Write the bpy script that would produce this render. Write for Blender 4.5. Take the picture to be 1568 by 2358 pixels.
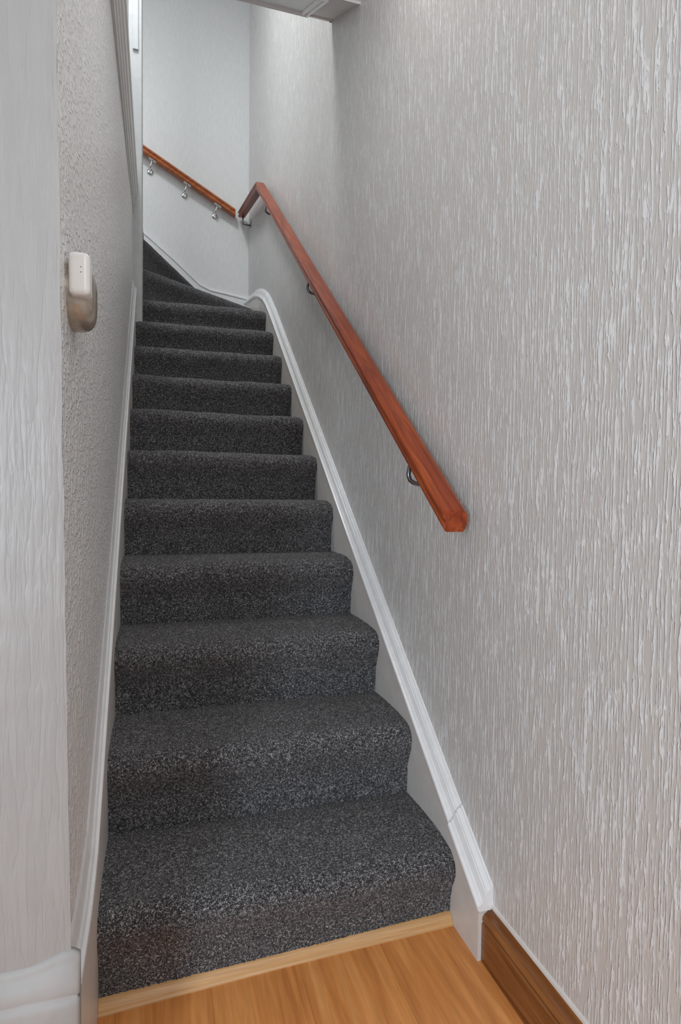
import bpy, bmesh, math, random
import numpy as np
from mathutils import Vector, Matrix

for o in list(bpy.data.objects): bpy.data.objects.remove(o)
scn = bpy.context.scene
COL = scn.collection
random.seed(4); RNG = np.random.default_rng(7)

# ------------------------------------------------------------------ camera
CZ = 1.0537
F, YAW, PITCH, ROLL = 1386.44, .2966, .0389, .0119
fw = Vector((math.sin(YAW)*math.cos(PITCH), math.cos(YAW)*math.cos(PITCH), -math.sin(PITCH)))
rt0 = Vector((math.cos(YAW), -math.sin(YAW), 0)); up0 = rt0.cross(fw)
c_, s_ = math.cos(ROLL), math.sin(ROLL)
rt = c_*rt0 + s_*up0; up = -s_*rt0 + c_*up0
cam = bpy.data.cameras.new('camera'); camo = bpy.data.objects.new('camera', cam); COL.objects.link(camo)
m = Matrix((rt, up, -fw)).transposed().to_4x4(); m.translation = (0, 0, CZ)
camo.matrix_world = m
cam.sensor_fit = 'VERTICAL'; cam.sensor_height = 24; cam.lens = F/2358*24
cam.clip_start = .02; cam.clip_end = 100
scn.camera = camo

# ------------------------------------------------------------------ light
w = bpy.data.worlds.new('world'); scn.world = w; w.use_nodes = True
bg = w.node_tree.nodes['Background']; bg.inputs[0].default_value = (.90, .955, 1.0, 1); bg.inputs[1].default_value = .58

def area(name, loc, target, size, size_y, power, col):
    l = bpy.data.lights.new(name, 'AREA'); l.shape = 'RECTANGLE'; l.size = size; l.size_y = size_y
    l.energy = power; l.color = col
    o = bpy.data.objects.new(name, l); COL.objects.link(o); o.location = loc
    o.rotation_euler = (Vector(target)-Vector(loc)).to_track_quat('-Z', 'Y').to_euler()
    return o
# daylight of the room window behind and to the left of the viewer
area('window_daylight', (-1.38, -1.45, 1.15), (.50, 1.6, .25), .4, .8, 34, (.78, .89, 1.0))
# unseen fill lights added behind the viewer and above the stair foot
area('hall_fill_light', (.45, -1.25, 2.40), (.25, 1.2, .6), .45, .45, 11, (1.0, .97, .94))
area('stair_foot_fill_light', (.42, 1.35, 2.79), (.36, 1.7, 0), .5, .5, 4.0, (1.0, .98, .96))
# daylight of the landing window on the upper floor
area('landing_daylight', (-1.45, 3.0, 4.3), (.7, 4.2, 3.4), 1.0, 1.0, 9, (.93, .97, 1.0))
# fill light added above the flight to brighten its dim lower walls
area('stairwell_fill_light', (-.30, 2.9, 4.95), (.4, 2.7, 1.0), .5, .5, 38, (.97, .99, 1.0))

vs = scn.view_settings
vs.view_transform = 'Standard'; vs.look = 'None'; vs.gamma = 1; vs.use_curve_mapping = False
vs.exposure = .23

# ------------------------------------------------------------------ helpers
def tag(o, label=None, cat=None, group=None, kind=None):
    if label: o['label'] = label
    if cat: o['category'] = cat
    if group: o['group'] = group
    if kind: o['kind'] = kind
    return o
def empty(name, loc=(0, 0, 0)):
    o = bpy.data.objects.new(name, None); COL.objects.link(o); o.location = loc; o.empty_display_size = .1
    return o
def meshobj(name, verts, faces, mat, parent=None, smooth=False):
    me = bpy.data.meshes.new(name); me.from_pydata([tuple(v) for v in verts], [], faces); me.update()
    bm = bmesh.new(); bm.from_mesh(me); bmesh.ops.recalc_face_normals(bm, faces=bm.faces); bm.to_mesh(me); bm.free()
    if smooth: me.polygons.foreach_set('use_smooth', [True]*len(me.polygons))
    if mat: me.materials.append(mat)
    o = bpy.data.objects.new(name, me); COL.objects.link(o)
    if parent:
        o.parent = parent
        o.matrix_parent_inverse = Matrix.Translation(-Vector(parent_loc(parent)))
    return o
def parent_loc(p):
    l = Vector(p.location)
    return l
def box(lo, hi):
    x0, y0, z0 = lo; x1, y1, z1 = hi
    v = [(x0,y0,z0),(x1,y0,z0),(x1,y1,z0),(x0,y1,z0),(x0,y0,z1),(x1,y0,z1),(x1,y1,z1),(x0,y1,z1)]
    f = [(3,2,1,0),(4,5,6,7),(0,1,5,4),(1,2,6,5),(2,3,7,6),(3,0,4,7)]
    return v, f
def bevel_box(name, lo, hi, bev, mat, parent=None, seg=3):
    bm = bmesh.new(); v, f = box(lo, hi); vs_ = [bm.verts.new(p) for p in v]
    for q in f: bm.faces.new([vs_[i] for i in q])
    bmesh.ops.bevel(bm, geom=bm.edges[:], offset=bev, segments=seg, affect='EDGES', profile=.5)
    bmesh.ops.recalc_face_normals(bm, faces=bm.faces)
    me = bpy.data.meshes.new(name); bm.to_mesh(me); bm.free(); me.materials.append(mat)
    o = bpy.data.objects.new(name, me); COL.objects.link(o)
    if parent: o.parent = parent; o.matrix_parent_inverse = Matrix.Translation(-parent_loc(parent))
    return o
def sweep(name, prof, path, A, B, mat, parent=None, scales=None, closed=True, smooth=False):
    """prof: list of (a,b); path: 3-D points; vertex = p + a*A + b*scale*B"""
    A = Vector(A); B = Vector(B); n = len(prof); vs_ = []; fs = []
    for i, p in enumerate(path):
        s = scales[i] if scales else 1
        for a, b in prof: vs_.append(Vector(p)+A*a+B*(b*s))
    for i in range(len(path)-1):
        for j in range(n if closed else n-1):
            k = (j+1) % n
            fs.append((i*n+j, i*n+k, (i+1)*n+k, (i+1)*n+j))
    if closed:
        fs.append(tuple(range(n))); fs.append(tuple(range((len(path)-1)*n, len(path)*n)))
    return meshobj(name, vs_, fs, mat, parent, smooth)
def extrude_x(name, poly, x0, x1, mat, parent=None):
    n = len(poly); v = [(x0, y, z) for y, z in poly]+[(x1, y, z) for y, z in poly]
    f = [tuple(range(n)), tuple(range(n, 2*n))]+[(i, (i+1) % n, n+(i+1) % n, n+i) for i in range(n)]
    return meshobj(name, v, f, mat, parent)
def extrude_y(name, poly, y0, y1, mat, parent=None):
    n = len(poly); v = [(x, y0, z) for x, z in poly]+[(x, y1, z) for x, z in poly]
    f = [tuple(range(n)), tuple(range(n, 2*n))]+[(i, (i+1) % n, n+(i+1) % n, n+i) for i in range(n)]
    return meshobj(name, v, f, mat, parent)
def tube_mesh(pts, radii, seg=12):
    """round tube along pts; returns verts, faces"""
    pts = [Vector(p) for p in pts]; vs_ = []; fs = []
    if not hasattr(radii, '__len__'): radii = [radii]*len(pts)
    t0 = (pts[1]-pts[0]).normalized(); ref = Vector((1, 0, 0)) if abs(t0.x) < .8 else Vector((0, 0, 1))
    nrm = t0.cross(ref).normalized()
    for i, p in enumerate(pts):
        t = (pts[min(i+1, len(pts)-1)]-pts[max(i-1, 0)]).normalized()
        nrm = (nrm-t*nrm.dot(t)).normalized(); b = t.cross(nrm)
        for k in range(seg):
            a = 2*math.pi*k/seg; vs_.append(p+(nrm*math.cos(a)+b*math.sin(a))*radii[i])
    for i in range(len(pts)-1):
        for k in range(seg): fs.append((i*seg+k, i*seg+(k+1) % seg, (i+1)*seg+(k+1) % seg, (i+1)*seg+k))
    fs.append(tuple(range(seg))); fs.append(tuple(range((len(pts)-1)*seg, len(pts)*seg)))
    return vs_, fs
def tube(name, pts, radii, mat, parent=None, seg=12):
    v, f = tube_mesh(pts, radii, seg); return meshobj(name, v, f, mat, parent, True)
def lathe(name, prof, origin, axis, mat, parent=None, seg=24):
    """prof: (radius, height along axis)"""
    axis = Vector(axis).normalized(); ref = Vector((0, 0, 1)) if abs(axis.z) < .8 else Vector((1, 0, 0))
    e1 = axis.cross(ref).normalized(); e2 = axis.cross(e1); v = []; f = []
    for r, h in prof:
        for k in range(seg):
            a = 2*math.pi*k/seg; v.append(Vector(origin)+axis*h+(e1*math.cos(a)+e2*math.sin(a))*r)
    for i in range(len(prof)-1):
        for k in range(seg): f.append((i*seg+k, i*seg+(k+1) % seg, (i+1)*seg+(k+1) % seg, (i+1)*seg+k))
    f.append(tuple(range(seg))); f.append(tuple(range((len(prof)-1)*seg, len(prof)*seg)))
    return meshobj(name, v, f, mat, parent, True)
def bezier(p0, p1, p2, n=8):
    p0, p1, p2 = Vector(p0), Vector(p1), Vector(p2)
    return [(1-t)**2*p0+2*t*(1-t)*p1+t*t*p2 for t in [i/(n-1) for i in range(n)]]

# ------------------------------------------------------------------ materials
class M:
    def __init__(s, name, rough=.5):
        s.m = bpy.data.materials.new(name); s.m.use_nodes = True; s.t = s.m.node_tree
        s.b = s.t.nodes['Principled BSDF']; s.b.inputs['Roughness'].default_value = rough
    def n(s, typ, **kw):
        x = s.t.nodes.new(typ)
        for k, v in kw.items():
            if isinstance(k, str) and hasattr(x, k): setattr(x, k, v)
        return x
    def l(s, a, b): s.t.links.new(a, b)
    def coord(s, scale, rot=(0, 0, 0), which='Object'):
        tc = s.n('ShaderNodeTexCoord'); mp = s.n('ShaderNodeMapping')
        mp.inputs['Scale'].default_value = scale; mp.inputs['Rotation'].default_value = rot
        src = tc.outputs[which]
        if any(rot):
            m0 = s.n('ShaderNodeMapping'); m0.inputs['Rotation'].default_value = rot; mp.inputs['Rotation'].default_value = (0, 0, 0)
            s.l(src, m0.inputs['Vector']); src = m0.outputs[0]
        s.l(src, mp.inputs['Vector']); return mp.outputs[0]
    def noise(s, vec, scale, detail=2, rough=.5, dist=0):
        x = s.n('ShaderNodeTexNoise'); x.inputs['Scale'].default_value = scale; x.inputs['Detail'].default_value = detail
        x.inputs['Roughness'].default_value = rough; x.inputs['Distortion'].default_value = dist
        s.l(vec, x.inputs['Vector']); return x.outputs['Fac']
    def ramp(s, fac, stops, interp='LINEAR'):
        r = s.n('ShaderNodeValToRGB'); r.color_ramp.interpolation = interp; e = r.color_ramp.elements
        while len(e) < len(stops): e.new(.5)
        for q, (p, c) in zip(e, stops):
            q.position = p; q.color = (c, c, c, 1) if not hasattr(c, '__len__') else (*c, 1)
        s.l(fac, r.inputs[0]); return r.outputs[0]
    def math(s, op, a, b=None):
        x = s.n('ShaderNodeMath'); x.operation = op
        for i, q in enumerate((a, b)):
            if q is None: continue
            if isinstance(q, (int, float)): x.inputs[i].default_value = q
            else: s.l(q, x.inputs[i])
        return x.outputs[0]
    def mix(s, fac, a, b, mode='MIX'):
        x = s.n('ShaderNodeMix'); x.data_type = 'RGBA'; x.blend_type = mode
        for i, q in ((0, fac), (6, a), (7, b)):
            if isinstance(q, (int, float)): x.inputs[i].default_value = q
            elif isinstance(q, tuple): x.inputs[i].default_value = (*q, 1)
            else: s.l(q, x.inputs[i])
        return x.outputs[2]
    def bump(s, h, strength=1, dist=.002):
        x = s.n('ShaderNodeBump'); x.inputs['Strength'].default_value = strength; x.inputs['Distance'].default_value = dist
        s.l(h, x.inputs['Height']); s.l(x.outputs[0], s.b.inputs['Normal'])
    def col(s, c):
        if isinstance(c, tuple): s.b.inputs['Base Color'].default_value = (*c, 1)
        else: s.l(c, s.b.inputs['Base Color'])

def streaked_wall(name, base, top, dens, long_, dist, rough, beads=.35):
    """painted wallpaper with vertical runny ridges, dens = cells per metre across, long_ = per metre down"""
    a = M(name, rough)
    v = a.coord((dens, dens, long_))
    wob = a.n('ShaderNodeTexNoise'); wob.inputs['Scale'].default_value = .22; wob.inputs['Detail'].default_value = 1
    a.l(v, wob.inputs['Vector'])
    va = a.n('ShaderNodeVectorMath'); va.operation = 'MULTIPLY_ADD'
    a.l(wob.outputs['Color'], va.inputs[0]); va.inputs[1].default_value = (2.2, 2.2, .3); a.l(v, va.inputs[2])
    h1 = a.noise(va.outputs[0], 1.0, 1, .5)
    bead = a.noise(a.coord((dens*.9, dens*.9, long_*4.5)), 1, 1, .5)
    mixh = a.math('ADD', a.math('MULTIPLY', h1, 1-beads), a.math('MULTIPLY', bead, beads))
    ridge = a.ramp(mixh, [(.445, 0.0), (.53, .25), (.59, 1.0), (.66, .9)], 'EASE')
    a.bump(ridge, 1.0, dist)
    cm = a.ramp(mixh, [(.48, base), (.575, top)])  # lit ridge tops painted in: raised parts paler than the hollows
    big = a.noise(a.coord((2, 2, 2)), 1, 2)
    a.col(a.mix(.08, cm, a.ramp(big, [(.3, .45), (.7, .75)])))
    return a.m

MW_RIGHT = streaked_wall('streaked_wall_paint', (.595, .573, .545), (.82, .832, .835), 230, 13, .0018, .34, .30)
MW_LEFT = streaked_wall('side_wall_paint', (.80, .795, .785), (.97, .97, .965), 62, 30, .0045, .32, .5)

def frontwall():
    a = M('thick_painted_wall', .42)
    v = a.coord((85, 85, 7.5)); h = a.noise(v, 1, 3, .5, .2)
    crease = a.ramp(h, [(.36, 1.0), (.44, .75), (.478, .25), (.52, .5), (.62, 1.0)])
    soft = a.noise(a.coord((90, 90, 25)), 1, 2, .5)
    hh = a.math('ADD', a.math('MULTIPLY', crease, .6), a.math('MULTIPLY', soft, .5))
    a.bump(hh, .8, .0014)
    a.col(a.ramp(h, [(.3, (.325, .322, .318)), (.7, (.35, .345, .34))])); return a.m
MW_FRONT = frontwall()

def backwall():
    a = M('fine_back_wall_paint', .5)
    h = a.noise(a.coord((160, 160, 18)), 1, 2, .55)
    a.bump(h, .55, .0018); a.col(a.ramp(h, [(.35, (.70, .71, .71)), (.65, (.75, .765, .765))])); return a.m
MW_BACK = backwall()

def paint(name, c, rough, bump=.0004, scale=30, var=.04):
    a = M(name, rough)
    n_ = a.noise(a.coord((scale, scale, scale)), 1, 3, .6)
    lo = tuple(max(0, x-var) for x in c); hi = tuple(min(1, x+var*.5) for x in c)
    a.col(a.ramp(n_, [(.3, lo), (.7, hi)])); a.bump(n_, .6, bump); return a.m
MGLOSS = paint('white_gloss_paint', (.80, .81, .82), .22, .0006, 25)
MPOST = paint('white_post_paint', (.52, .535, .54), .45, .0004, 25)
MCREAM = paint('cream_string_paint', (.70, .665, .63), .38, .0006, 22)
MCEIL = paint('ceiling_paint', (.86, .855, .85), .7)
MPANEL = paint('pale_blue_panel_paint', (.72, .76, .78), .3, .003, 70, .06)
MMOULD = paint('moulding_paint', (.74, .73, .71), .4)
MPLASTIC = paint('white_plastic', (.86, .86, .85), .32, .0001, 20, .01)
def gold():
    a = M('glossy_beige_base', .2); a.b.inputs['Metallic'].default_value = .3
    n_ = a.noise(a.coord((40, 40, 40)), 1, 2)
    a.col(a.ramp(n_, [(.35, (.33, .275, .22)), (.65, (.47, .41, .34))])); return a.m
MBEIGE = gold()
def metal(name, c, rough):
    a = M(name, rough); a.b.inputs['Metallic'].default_value = 1
    n_ = a.noise(a.coord((60, 60, 60)), 1, 2); a.col(a.ramp(n_, [(.3, tuple(x*.85 for x in c)), (.7, c)])); return a.m
MCHROME = metal('chrome', (.86, .87, .88), .08)
MSTEEL = metal('dark_steel', (.22, .225, .23), .3)
MDARK = paint('dark_gap', (.03, .03, .03), .6)
def wood(name, cols, scale, rough, rot=(0, 0, 0), coat=0, perobj=False, dist=1.2):
    a = M(name, rough); v = a.coord(scale, rot)
    if perobj:
        oi = a.n('ShaderNodeObjectInfo'); va = a.n('ShaderNodeVectorMath'); va.operation = 'ADD'
        cx = a.n('ShaderNodeCombineXYZ'); a.l(a.math('MULTIPLY', oi.outputs['Random'], 37.), cx.inputs[0]); a.l(a.math('MULTIPLY', oi.outputs['Random'], 11.), cx.inputs[1])
        a.l(v, va.inputs[0]); a.l(cx.outputs[0], va.inputs[1]); v = va.outputs[0]
    big = a.noise(v, 1, 3, .55, dist)
    fine = a.noise(a.coord(tuple(x*5 for x in scale), rot), 1, 2, .6)
    c = a.ramp(big, [(.28, cols[0]), (.5, cols[1]), (.72, cols[2])])
    c = a.mix(.55, c, a.ramp(fine, [(.3, .62), (.7, 1.0)]), 'MULTIPLY')
    a.col(c); a.bump(fine, .25, .0004)
    a.b.inputs['Specular IOR Level'].default_value = .35
    if coat: a.b.inputs['Coat Weight'].default_value = coat; a.b.inputs['Coat Roughness'].default_value = .12
    return a.m
ang = math.atan(.742)
MRAIL = wood('varnished_red_hardwood', [(.15, .020, .004), (.29, .045, .008), (.43, .085, .016)], (45, 3.2, 45), .36, (-ang, 0, 0), .12)
MRAIL2 = wood('varnished_orange_hardwood', [(.28, .06, .018), (.42, .11, .03), (.52, .17, .05)], (3.2, 45, 45), .28, (0, .52, 0), .3)
MFLOOR = wood('laminate_floor', [(.56, .20, .055), (.74, .30, .085), (.86, .40, .14)], (22, 1.6, 22), .38, (0, 0, 0), .15, True)
MSKIRT = wood('brown_stained_skirting', [(.15, .05, .014), (.25, .09, .026), (.36, .145, .045)], (40, 2.2, 30), .33, (0, 0, 0), .25)
MBEAD = wood('light_wood_bead', [(.60, .33, .13), (.66, .38, .165), (.72, .44, .21)], (1.5, 60, 60), .24, (0, 0, 0), .3)

def carpet():
    a = M('charcoal_carpet', .95)
    v = a.coord((1, 1, 1))
    n1 = a.noise(v, 470, 2, .7)
    n2 = a.noise(v, 170, 2, .6)
    big = a.noise(v, 9, 3, .6)
    f = a.math('ADD', a.math('MULTIPLY', n1, .68), a.math('MULTIPLY', n2, .32))
    c = a.ramp(f, [(.36, (.007, .007, .008)), (.455, (.033, .033, .036)), (.535, (.12, .12, .129)), (.63, (.68, .67, .67))])
    c = a.mix(.5, c, a.ramp(big, [(.3, .72), (.7, 1.0)]), 'MULTIPLY')
    a.col(c)
    a.bump(f, 1.0, .006)
    a.b.inputs['Specular IOR Level'].default_value = .15
    a.b.inputs['Sheen Weight'].default_value = .12; a.b.inputs['Sheen Roughness'].default_value = .5
    return a.m
MCARPET = carpet()

# ------------------------------------------------------------------ room shell
XR, XL, XS_R, XS_L = .705, -.13, .676, -.113      # wall planes, string faces
YB, YF = 4.92, .955                                 # back wall, front wall face
def fz(x): return -.012+.036*(x+.113)               # the old floor falls a little to the left

flo = tag(empty('floor', (0, 0, 0)), 'light brown wood laminate floor at the foot of the stairs', None, None, 'structure')
xe = [-1.6, -1.41, -1.22, -1.03, -.84, -.65, -.46, -.27, -.08, .11, .30, .49, .705]
for x0, x1 in zip(xe, xe[1:]):
    for y0, y1 in ((-1.6, -.2), (-.1995, 1.30 if x1 > -.2 else .96)):
        a_, b_ = x0+.0002, x1-.0002
        v, f = box((a_, y0, -.03), (b_, y1, 0)); v = [(p[0], p[1], p[2]+fz(p[0])) for p in v]
        meshobj('plank', v, f, MFLOOR, flo)

v, f = box((XR, -1.6, -.05), (XR+.1, YB+.1, 5.1))
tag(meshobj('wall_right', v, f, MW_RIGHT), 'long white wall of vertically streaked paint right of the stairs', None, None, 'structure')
v, f = box((-1.6, YB, 1.6), (XR, YB+.1, 5.1))
tag(meshobj('wall_back', v, f, MW_BACK), 'smooth white wall behind the winding steps at the top', None, None, 'structure')
# the wall left of the stairs and the wall end facing the viewer meet in a rough plastered corner
def lean(z): return .011-.0114*z                    # the old corner is not quite plumb
def rough_wall(name, lo, hi, mat, axis):
    """wall slab whose front corner leans a little"""
    v, f = box(lo, hi); v[1] = (v[1][0]+.002, *v[1][1:]); v[5] = (v[5][0]+lean(v[5][2]), *v[5][1:])
    return meshobj(name, v, f, mat)
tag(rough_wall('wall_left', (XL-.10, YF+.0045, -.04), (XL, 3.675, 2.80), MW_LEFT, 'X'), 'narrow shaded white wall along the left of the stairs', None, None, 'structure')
# front wall face with an uneven right-hand arris
zz = np.linspace(-.04, 2.81, 180); vs_ = []; fs = []
cols = [-1.6, -.45, -.30, -.22, -.18, -.152, -.139, -.1305]
wv = np.cumsum(RNG.normal(0, .0011, len(zz))); wv -= np.linspace(wv[0], wv[-1], len(wv)); wv = np.clip(wv, -.004, .004)
for i, z in enumerate(zz):
    for j, x in enumerate(cols):
        last = j == len(cols)-1
        xx = XL+.0006+(wv[i]+.004)*.45+lean(z) if last else x+(wv[i]*.4+lean(z) if x > -.2 else 0)
        vs_.append((xx, YF+(.0012 if last else 0)+RNG.normal(0, .0006)*(x > -.3), z))
n = len(cols)
for i in range(len(zz)-1):
    for j in range(n-1): fs.append((i*n+j, i*n+j+1, (i+1)*n+j+1, (i+1)*n+j))
wf = meshobj('wall_front', vs_, fs, MW_FRONT, None, True)
so = wf.modifiers.new('solid', 'SOLIDIFY'); so.thickness = .004; so.offset = -1
es = wf.modifiers.new('split', 'EDGE_SPLIT'); es.split_angle = math.radians(38)
tag(wf, 'bright cream wall end in thick paint at the left edge', None, None, 'structure')

# hall ceiling, sloping soffit and moulded panel
CZH = 2.811
ce = tag(empty('ceiling', (0, 0, 0)), 'white ceiling of the hall with a sloping soffit over the stairs', None, None, 'structure')
v, f = box((-1.6, -1.6, CZH), (XR, 2.135, CZH+.06)); meshobj('hall_ceiling', v, f, MCEIL, ce)
sy0, sz0, sy1, sz1 = 2.135, CZH, 2.509, 3.017
extrude_x('sloping_soffit', [(sy0, sz0), (sy1, sz1), (sy1+.012, sz1+.01), (sy1+.012, sz1+.30), (sy0, sz1+.30)], XL, XR, MCEIL, ce)
sl = Vector((0, sy1-sy0, sz1-sz0)); L = sl.length; sl.normalize(); nr = Vector((0, sl.z, -sl.y))
def sp(x, t, d): return Vector((x, sy0, sz0))+sl*t+nr*d      # point on the soffit, d proud of it
extrude_x('edge_strip', [tuple(sp(0, L-.016, -.002))[1:], tuple(sp(0, L-.016, .007))[1:], tuple(sp(0, L+.006, .007))[1:], tuple(sp(0, L+.008, -.002))[1:]], XL, XR, MMOULD, ce)
extrude_x('near_strip', [tuple(sp(0, -.004, -.002))[1:], tuple(sp(0, -.004, .006))[1:], tuple(sp(0, .022, .006))[1:], tuple(sp(0, .022, -.002))[1:]], XL, XR, MMOULD, ce)
pa = meshobj('ceiling_panel', *(lambda q: (q, [(0,1,2,3),(4,5,6,7),(0,1,5,4),(1,2,6,5),(2,3,7,6),(3,0,4,7)]))(
    [sp(-.05, .03, .001), sp(.596, .03, .001), sp(.596, L-.022, .001), sp(-.05, L-.022, .001), sp(-.05, .03, .006), sp(.596, .03, .006), sp(.596, L-.022, .006), sp(-.05, L-.022, .006)]), MPANEL, ce)
pa['label'] = 'pale moulded panel set in the sloping soffit'
fp = [(0, 0), (0, .010), (.004, .014), (.010, .014), (.013, .008), (.020, .008), (.024, .013), (.030, .011), (.034, .006), (.034, 0)]
sweep('panel_frame', fp, [sp(.596, .03, .002), sp(.596, L-.022, .002)], (-1, 0, 0), nr, MGLOSS, pa)
sweep('panel_frame', fp, [sp(-.05, .03, .002), sp(-.05, L-.022, .002)], (1, 0, 0), nr, MGLOSS, pa)
sweep('panel_frame', fp, [sp(-.05, L-.022, .002), sp(.596, L-.022, .002)], -sl, nr, MGLOSS, pa)
sweep('panel_frame', fp, [sp(-.05, .03, .002), sp(.596, .03, .002)], sl, nr, MGLOSS, pa)
for x, t in ((.592, L-.012), (.697, L-.006)):
    lathe('screw_head', [(.0045, 0), (.0045, .0025), (.002, .0035)], sp(x, t, .0065), nr, MDARK, ce, 10)
# upper storey: ceiling above the stairwell
v, f = box((-1.6, 2.0, 5.1), (XR+.1, YB+.1, 5.2)); tag(meshobj('ceiling', v, f, MCEIL), 'ceiling above the upper stairwell', None, None, 'structure')

v, f = box((-1.7, .9, 2.78), (-1.6, YB+.1, 5.1)); tag(meshobj('wall_landing', v, f, MW_BACK), 'wall of the upper landing', None, None, 'structure')
v, f = box((-1.6, .955, 2.80), (XL, 3.94, 2.86)); tag(meshobj('floor_landing', v, f, MCARPET), 'carpeted landing floor above the left wall', None, None, 'structure')
# cornice moulding on the left wall below the landing
cp = [(XL-.06, 2.59), (XL, 2.590), (-.1275, 2.596), (-.1215, 2.600), (-.1215, 2.626), (-.1235, 2.630), (-.1235, 2.634), (-.1160, 2.640), (-.1160, 2.672), (-.1185, 2.677), (-.1185, 2.682), (-.1100, 2.690), (-.1075, 2.700), (-.1075, 2.734), (-.1100, 2.740), (-.1100, 2.744), (-.1030, 2.750), (-.1030, 2.80), (XL-.06, 2.80)]
tag(extrude_y('trim_1', cp, 1.0, 3.668, MMOULD), 'stepped white moulding high along the left wall', None, None, 'structure')

# right-hand stained skirting
sk = [(XR+.004, 0), (.684, 0), (.684, .084), (.6865, .087), (.6905, .0885), (.685, .092), (.6855, .098), (.690, .105), (.696, .108), (.699, .1115), (.700, .120), (.704, .125), (XR+.004, .125)]
sk = [(x, z+fz(.69)) for x, z in sk]
b = extrude_y('baseboard_right', sk, -1.5, 1.1385, MSKIRT); tag(b, 'brown stained wooden skirting with moulded top along the right wall', None, None, 'structure')
pl = extrude_y('caulk_line', [(XR+.002, .123+fz(.69)), (.7005, .123+fz(.69)), (.7015, .128+fz(.69)), (XR+.002, .134+fz(.69))], -1.5, 1.1385, MCREAM, b); pl['label'] = 'white line of filler above the skirting'
# front skirting, thick white paint, its top moulding worn round
fk = [(YF+.003, -.03), (YF-.024, -.03), (YF-.024, .286), (YF-.0225, .295), (YF-.018, .299), (YF-.0185, .303), (YF-.0195, .309), (YF-.0170, .320), (YF-.0110, .328), (YF-.0085, .331), (YF-.0085, .336), (YF-.004, .344), (YF+.003, .346)]
n = len(fk); xs = [-1.6]+list(np.linspace(-.5, -.134, 26))+[-.122, -.114, -.1095]
vs_ = []; fs = []
for i, x in enumerate(xs):
    e = max(0, (x+.14)/.03) if x > -.14 else 0
    for y, z in fk:
        d = RNG.normal(0, .00025) if -.5 <= x else 0
        vs_.append((x, y+d+(YF-y)*.25*max(0, e-.7)*2, z+d+(.016*math.exp(-((x+.126)/.035)**2) if z > .32 else 0)-(.012*max(0, e-.5) if z > .3 else 0)))
for i in range(len(xs)-1):
    for j in range(n): fs.append((i*n+j, i*n+(j+1) % n, (i+1)*n+(j+1) % n, (i+1)*n+j))
fs.append(tuple(range(n))); fs.append(tuple(range((len(xs)-1)*n, len(xs)*n)))
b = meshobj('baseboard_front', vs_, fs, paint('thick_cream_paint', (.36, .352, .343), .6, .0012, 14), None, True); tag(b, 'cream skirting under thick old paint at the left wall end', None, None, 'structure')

# ------------------------------------------------------------------ staircase
st = tag(empty('staircase', (.28, 1.26, 0)), 'steep straight staircase in charcoal carpet winding left at the top', 'stairs')
RISE, GO, Y1, N = .2, .2663, 1.243, 11
def grid_obj(name, G, mat, parent, disp):
    """G: (nu, nv, 3) array -> displaced mesh, fast"""
    nu, nv, _ = G.shape
    du = np.gradient(G, axis=0); dv = np.gradient(G, axis=1); nn = np.cross(du, dv)
    nn /= np.linalg.norm(nn, axis=2, keepdims=True)+1e-12
    G = G+nn*(RNG.normal(0, disp, (nu, nv, 1)))
    idx = np.arange(nu*nv).reshape(nu, nv)
    q = np.stack([idx[:-1, :-1], idx[1:, :-1], idx[1:, 1:], idx[:-1, 1:]], -1).reshape(-1, 4)
    me = bpy.data.meshes.new(name); me.vertices.add(nu*nv); me.vertices.foreach_set('co', G.reshape(-1))
    me.loops.add(q.size); me.loops.foreach_set('vertex_index', q.reshape(-1).astype(np.int32))
    me.polygons.add(len(q)); me.polygons.foreach_set('loop_start', np.arange(0, q.size, 4, dtype=np.int32))
    me.polygons.foreach_set('use_smooth', np.ones(len(q), bool))
    me.update(calc_edges=True); me.materials.append(mat)
    o = bpy.data.objects.new(name, me); COL.objects.link(o); o.parent = parent
    o.matrix_parent_inverse = Matrix.Translation(-parent_loc(parent)); return o
def resample(pts, step):
    pts = np.array(pts, float); d = np.r_[0, np.cumsum(np.linalg.norm(np.diff(pts, axis=0), axis=1))]
    m_ = max(8, int(d[-1]/step)); t = np.linspace(0, d[-1], m_); return np.stack([np.interp(t, d, pts[:, i]) for i in range(pts.shape[1])], 1)
def step_profile(depth):
    """(d, z): d from the nose towards the back, z from the tread top; riser first, then nose, then tread"""
    R = .038
    p = [(.030, -RISE-.014), (.030, -RISE+.01), (.026, -.12), (.018, -.095), (.006, -.068), (.0010, -.052)]
    for a in np.linspace(180, 90, 10): p.append((R+R*math.cos(math.radians(a))*1.0, -R*1.1+R*1.1*math.sin(math.radians(a))))
    p += [(depth*.45, .003), (depth*.8, .003), (depth-.012, .001), (depth+.045, -.001)]
    return p
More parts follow.
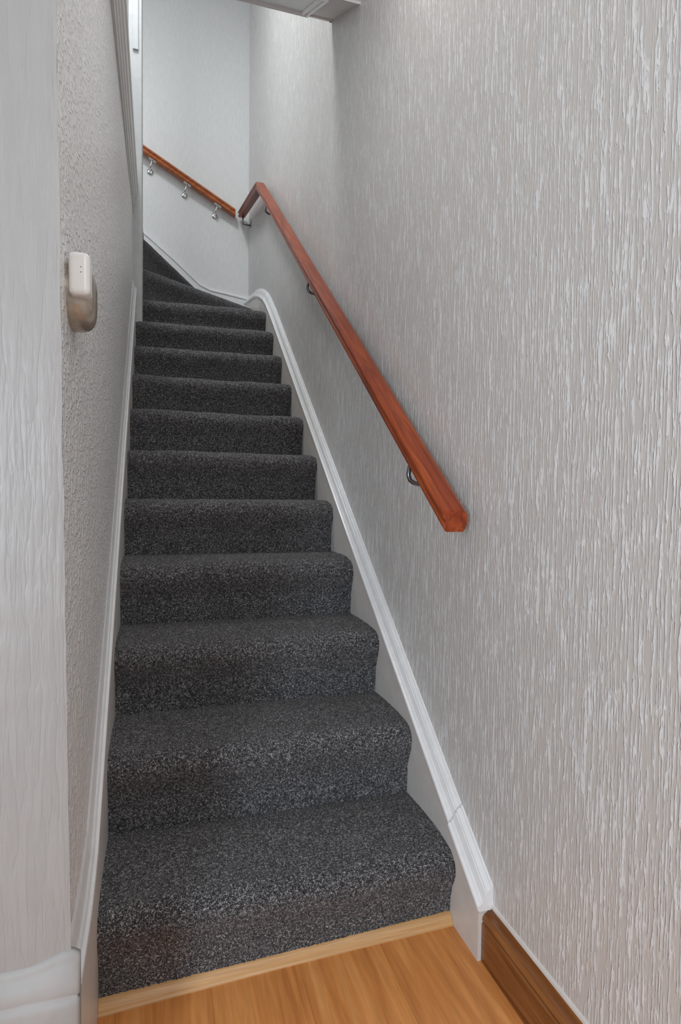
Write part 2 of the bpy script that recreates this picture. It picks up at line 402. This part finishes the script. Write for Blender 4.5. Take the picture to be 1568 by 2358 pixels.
for k in range(1, N+1):
    y = Y1+(k-1)*GO
    res = .0036 if k <= 3 else (.005 if k <= 6 else .008)
    pr = resample(step_profile(GO), res)
    if k == 1: pr[:, 1] = np.where(pr[:, 1] < -.10, pr[:, 1]*1.04, pr[:, 1])
    x0, x1 = XS_L-.001, XS_R+.001
    if k == 11: x0 = -.080
    nx = int((x1-x0)/res); X = np.linspace(x0, x1, nx)
    G = np.zeros((nx, len(pr), 3)); G[:, :, 0] = X[:, None]; G[:, :, 1] = y+pr[None, :, 0]; G[:, :, 2] = k*RISE+pr[None, :, 1]
    # gentle sag and lumps of a fitted carpet, nose rounded down at the ends
    sag = .003*np.sin((X-x0)/(x1-x0)*math.pi*1.7+k)+.0015*np.sin(X*23+k*2)
    end = -.007*np.exp(-(X-x0)/.012)-.009*np.exp(-(x1-X)/.014)
    nose = np.exp(-((pr[:, 0]-.02)/.05)**2)*np.clip((pr[:, 1]+.12)/.1, 0, 1)
    G[:, :, 2] += (sag+end)[:, None]*nose[None, :]
    G[:, :, 1] += (.004*np.sin(X*9+k*1.7))[:, None]*nose[None, :]
    grid_obj('carpeted_step', G, MCARPET, st, .0007 if k <= 3 else .0009)
# winders: nose lines from the newel out to the walls
wl = [((-.080, 3.945), (.693, 4.568)), ((-.084, 3.955), (.315, 4.895)), ((-.090, 3.985), (-.080, 4.895)), ((-.34, 3.985), (-.34, 4.895)), ((-.60, 3.985), (-.60, 4.895)), ((-.86, 3.985), (-.86, 4.895))]
for i, (a, b) in enumerate(wl[:-1]):
    k = 12+i; a = np.array(a); b = np.array(b); a2, b2 = map(np.array, wl[i+1])
    corner = np.array((XS_R, 4.895)) if i == 0 else None
    ns = max(60, int(np.linalg.norm(b-a)/.008)); S = np.linspace(0, 1, ns)
    d = b-a; nrm = np.array((-d[1], d[0]))/np.linalg.norm(d)
    pr = resample(step_profile(.20), .008)
    G = np.zeros((ns, len(pr), 3))
    front = a[None]+d[None]*S[:, None]; back = a2[None]+(b2-a2)[None]*S[:, None]
    if corner is not None:
        # back edge follows newel -> corner of the two walls -> next nose
        t = np.array([.0, .72, 1.0]); back = np.stack([np.interp(S, t, [a2[0], b2[0], corner[0]]), np.interp(S, t, [a2[1], b2[1], corner[1]])], 1)
    for j, (q, z) in enumerate(pr):
        u = min(max((q-.03)/.17, 0), 1)
        base = front+nrm[None]*min(q, .03)
        G[:, j, :2] = base*(1-u)+(back+nrm[None]*.03)*u if u > 0 else base
        G[:, j, 2] = k*RISE+z
    G[:, :, 0] = np.minimum(G[:, :, 0], XR-.004); G[:, :, 1] = np.minimum(G[:, :, 1], YB-.004)
    grid_obj('carpeted_step', G, MCARPET, st, .0008)

# right string board with its capping
def rline(y): return .255+.755*(y-1.275)
tp = [(1.1395, .150), (1.275, .255), (3.70, rline(3.70)), (3.80, 2.158), (3.90, 2.228), (4.02, 2.297), (4.167, 2.360), (4.30, 2.405), (4.45, 2.445), (4.70, 2.485), (4.918, 2.53)]
low = [(4.918, 2.0), (4.2, 1.95), (3.7, 1.72), (1.36, -.04), (1.1395, -.04)]
sr = extrude_x('string_board', tp+low, XS_R, XR+.002, MCREAM, st); sr['label'] = 'cream string board along the right wall'
capf = [(-.001, -.006), (-.006, -.003), (-.0075, .001), (-.006, .005), (-.002, .0065), (.001, .0062), (.002, .0095), (.006, .013), (.0115, .0275), (.0125, .0255), (.0145, .0262), (.0155, .031), (.021, .0355), (.0235, .0355), (.0250, .0395), (.0300, .041), (.0300, -.006)]
up_path = [(XS_R, 1.2775, rline(1.2775))]+[(XS_R, y, z) for y, z in tp[2:]]
sweep('cap_moulding', capf, up_path, (1, 0, 0), (0, 0, 1), MGLOSS, sr, [1]+[1.45]+[1.4]*8+[1.2])
sweep('cap_moulding', [(a*1.0-.002 if a < .02 else a, b_*1.1) for a, b_ in capf], [(XS_R, 1.128, .143), (XS_R, 1.2725, .251)], (1, 0, 0), (0, 0, 1), MGLOSS, sr)
# left string board
def lline(y): return .942+.755*(y-2.032)
tl = [(YF+.004, .300), (1.06, .300), (1.12, .304), (1.17, .317), (1.225, .333+.002), (1.30, lline(1.30)), (3.66, lline(3.66))]
sl_ = extrude_x('string_board', tl+[(3.66, 1.75), (1.30, -.04), (YF+.004, -.04)], XL-.002, XS_L, MCREAM, st); sl_['label'] = 'cream string board along the left wall'
capl = [(.001, -.006), (.004, -.003), (.0050, .001), (.004, .006), (.001, .008), (-.001, .0078), (-.0018, .013), (-.004, .018), (-.0055, .020), (-.0062, .0185), (-.0072, .0195), (-.0080, .026), (-.0130, .048), (-.0172, .058), (-.0172, -.006)]
sweep('cap_moulding', capl, [(XS_L, y, z) for y, z in tl], (1, 0, 0), (0, 0, 1), MGLOSS, sl_)
# back string board
tb = [(XR-.001, 2.562), (.527, 2.588), (.40, 2.605), (.318, 2.640), (.127, 2.806), (-.06, 2.955), (-.30, 3.13), (-1.2, 3.80)]
n = len(tb); poly = tb+[(-1.2, 3.2), (-.3, 2.6), (.2, 2.2), (XR-.001, 2.1)]
v = [(x, YB-.022, z) for x, z in poly]+[(x, YB+.002, z) for x, z in poly]; q = len(poly)
sb = meshobj('string_board', v, [tuple(range(q)), tuple(range(q, 2*q))]+[(i, (i+1) % q, q+(i+1) % q, q+i) for i in range(q)], MGLOSS, st); sb['label'] = 'white string board on the back wall'
sweep('cap_moulding', [(0, -.012), (-.006, -.010), (-.008, -.004), (-.005, .003), (0, .006), (.010, .014), (.022, .018), (.022, -.012)], [(x, YB-.022, z) for x, z in tb], (0, 1, 0), (0, 0, 1), MGLOSS, sb)
# newel post at the end of the left wall, with flat battens
np_ = bevel_box('newel_post', (-.150, 3.672, 1.99), (-.080, 3.94, 5.09), .003, MPOST, st); np_['label'] = 'white post closing the end of the left wall'
bevel_box('batten', (-.128, 3.662, 3.50), (-.098, 3.6735, 5.08), .002, MPOST, np_)

# quadrant bead at the foot of the stairs
q = [(0, 0), (-.027, 0), (-.027, .003), (-.0255, .0045)]+[(-.0245*math.cos(math.radians(a)), .0035+.0225*math.sin(math.radians(a))) for a in np.linspace(8, 90, 9)]
vs_ = []; X = np.linspace(XS_L+.0005, XS_R-.0005, 14)
tb_ = tag(sweep('trim_2', q, [(x, 1.281+.003*math.sin(x*6), fz(x)) for x in X], (0, 1, 0), (0, 0, 1), MBEAD), 'light wood quadrant bead along the foot of the bottom step', None, None, 'structure')

# ------------------------------------------------------------------ handrails
railp = [(-.026, .0240), (-.010, .0250), (.010, .0250), (.024, .0240), (.0285, .0195), (.0312, .012), (.0318, .002), (.0300, -.009), (.026, -.018), (.021, -.0240), (-.020, -.0240), (-.0245, -.0215), (-.0278, -.0165), (-.0285, -.010), (-.0265, -.0065), (-.0228, -.003), (-.0228, .001), (-.0255, .0045), (-.0300, .0085), (-.0312, .014), (-.0300, .020)]
RX = .643
hr = tag(empty('handrail', (RX, 1.22, .983)), 'long red-brown wooden handrail on the streaked right wall', 'handrail')
rl = sweep('rail', railp, [(RX, 1.222, .983), (RX, 3.98, 3.012)], (1, 0, 0), (0, 0, 1), MRAIL, hr)
def railz(y): return .983+(y-1.222)*(3.012-.983)/(3.98-1.222)
MRAIL3 = wood('varnished_red_hardwood_short', [(.15, .020, .004), (.29, .045, .008), (.43, .085, .016)], (45, 3.2, 45), .36, (-.2, 0, 0), .12)
ret = sweep('return_rail', railp, [(RX, 3.9802, 3.0122), (RX, 4.865, 3.205)], (1, 0, 0), (0, 0, 1), MRAIL3, hr); ret['label'] = 'short flatter rail piece beyond the bend'
for y in (1.445, 2.57, 3.66):
    z = railz(y)-.0245
    br = lathe('bracket', [(.004, 0), (.020, 0), (.0215, .002), (.020, .005), (.010, .007), (.003, .007)], (XR, y, z-.052), (-1, 0, 0), MSTEEL, hr, 20)
    pts = bezier((XR-.005, y, z-.050), (RX-.018, y-.004, z-.066), (RX-.020, y-.004, z-.030), 9)+[Vector((RX-.016, y-.002, z-.010)), Vector((RX-.004, y, z-.002))]
    tube('bracket_arm', pts, .0058, MSTEEL, br)
    s = (3.012-.983)/(3.98-1.222)
    meshobj('saddle', [(RX+a, y+c, railz(y+c)-.0245-d) for d in (0, .003) for a, c in ((-.009, -.028), (.009, -.028), (.009, .028), (-.009, .028))], [(0,1,2,3),(4,5,6,7),(0,1,5,4),(1,2,6,5),(2,3,7,6),(3,0,4,7)], MSTEEL, br)
zb = 3.012+(4.80-3.98)*(3.205-3.012)/(.885)
eb = bevel_box('bracket', (XR-.004, 4.788, zb-.105), (XR+.0005, 4.812, zb-.040), .0012, MSTEEL, hr)
tube('bracket_arm', [(XR-.003, 4.80, zb-.088), (RX+.012, 4.80, zb-.088), (RX+.002, 4.80, zb-.084), (RX, 4.80, zb-.074), (RX, 4.80, zb-.0225)], .0052, MSTEEL, eb)

BY = YB-.058
h2 = tag(empty('handrail', (.24, BY, 3.38)), 'short orange-brown wooden handrail with chrome brackets on the back wall', 'handrail')
def bz(x): return 3.203+(.590-x)*.543
railq = [(a, b_*1.12) for a, b_ in railp]
# profile a-axis points away from the wall (the grooved side faces the viewer)
sweep('rail', railq, [(.590, BY, bz(.590)), (-.62, BY, bz(-.62))], (0, 1, 0), (0, 0, 1), MRAIL2, h2)
for x in (-.030, .224, .455):
    z = bz(x)-.027
    br = lathe('bracket', [(.004, 0), (.0215, 0), (.024, .003), (.0215, .008), (.012, .012), (.004, .013)], (x-.018, YB, z-.080+.018), (0, -1, 0), MCHROME, h2, 24)
    c0 = Vector((x-.018, YB-.010, z-.062))
    pts = bezier(c0, (x-.020, BY-.006, z-.066), (x-.006, BY, z-.018), 9)+[Vector((x, BY, z-.003))]
    tube('bracket_arm', pts, .0056, MCHROME, br)
    meshobj('saddle', [(x+c, BY+a, bz(x+c)-.027-d) for d in (0, .004) for c, a in ((-.026, -.016), (.026, -.016), (.026, .012), (-.026, .012))], [(0,1,2,3),(4,5,6,7),(0,1,5,4),(1,2,6,5),(2,3,7,6),(3,0,4,7)], MCHROME, br)

# ------------------------------------------------------------------ wall unit on the left wall
wu = tag(empty('wall_unit', (XL, 1.09, 1.38)), 'white rounded plastic unit on a glossy beige base on the left wall', 'wall fitting')
# base: a rounded boat-shaped shell standing off the wall, hanging lower than the white body
nu, nv = 24, 16; vs_ = []; fs = []
for i in range(nu+1):
    a = math.pi*2*i/nu
    for j in range(nv+1):
        t = j/nv*math.pi/2
        r = math.cos(t)**.55; d = math.sin(t)**.8*.033
        ca, sa = math.cos(a), math.sin(a)
        ey = .058*math.copysign(abs(ca)**.75, ca); ez = .058*math.copysign(abs(sa)**.75, sa)
        zz_ = 1.372+ez*r*(1.0 if sa > 0 else .95)
        vs_.append((XL-.001+d-.009*(j == 0), 1.118+ey*r, zz_-.10*d+ .0))
w_ = nv+1
for i in range(nu):
    for j in range(nv): fs.append((i*w_+j, (i+1)*w_+j, (i+1)*w_+j+1, i*w_+j+1))
base = meshobj('base', vs_, fs, MBEIGE, wu, True); base['label'] = 'glossy beige curved base'
bm_ = bevel_box('body', (XL-.0035, 1.045, 1.356), (XL+.0285, 1.092, 1.424), .0085, MPLASTIC, wu, 4); bm_['label'] = 'white rounded plastic body'
for z in (1.399, 1.391):
    lathe('dot', [(.0008, 0), (.0008, .0006), (.0003, .0009)], (XL+.0155, 1.0452, z), (0, -1, 0), MDARK, bm_, 8)
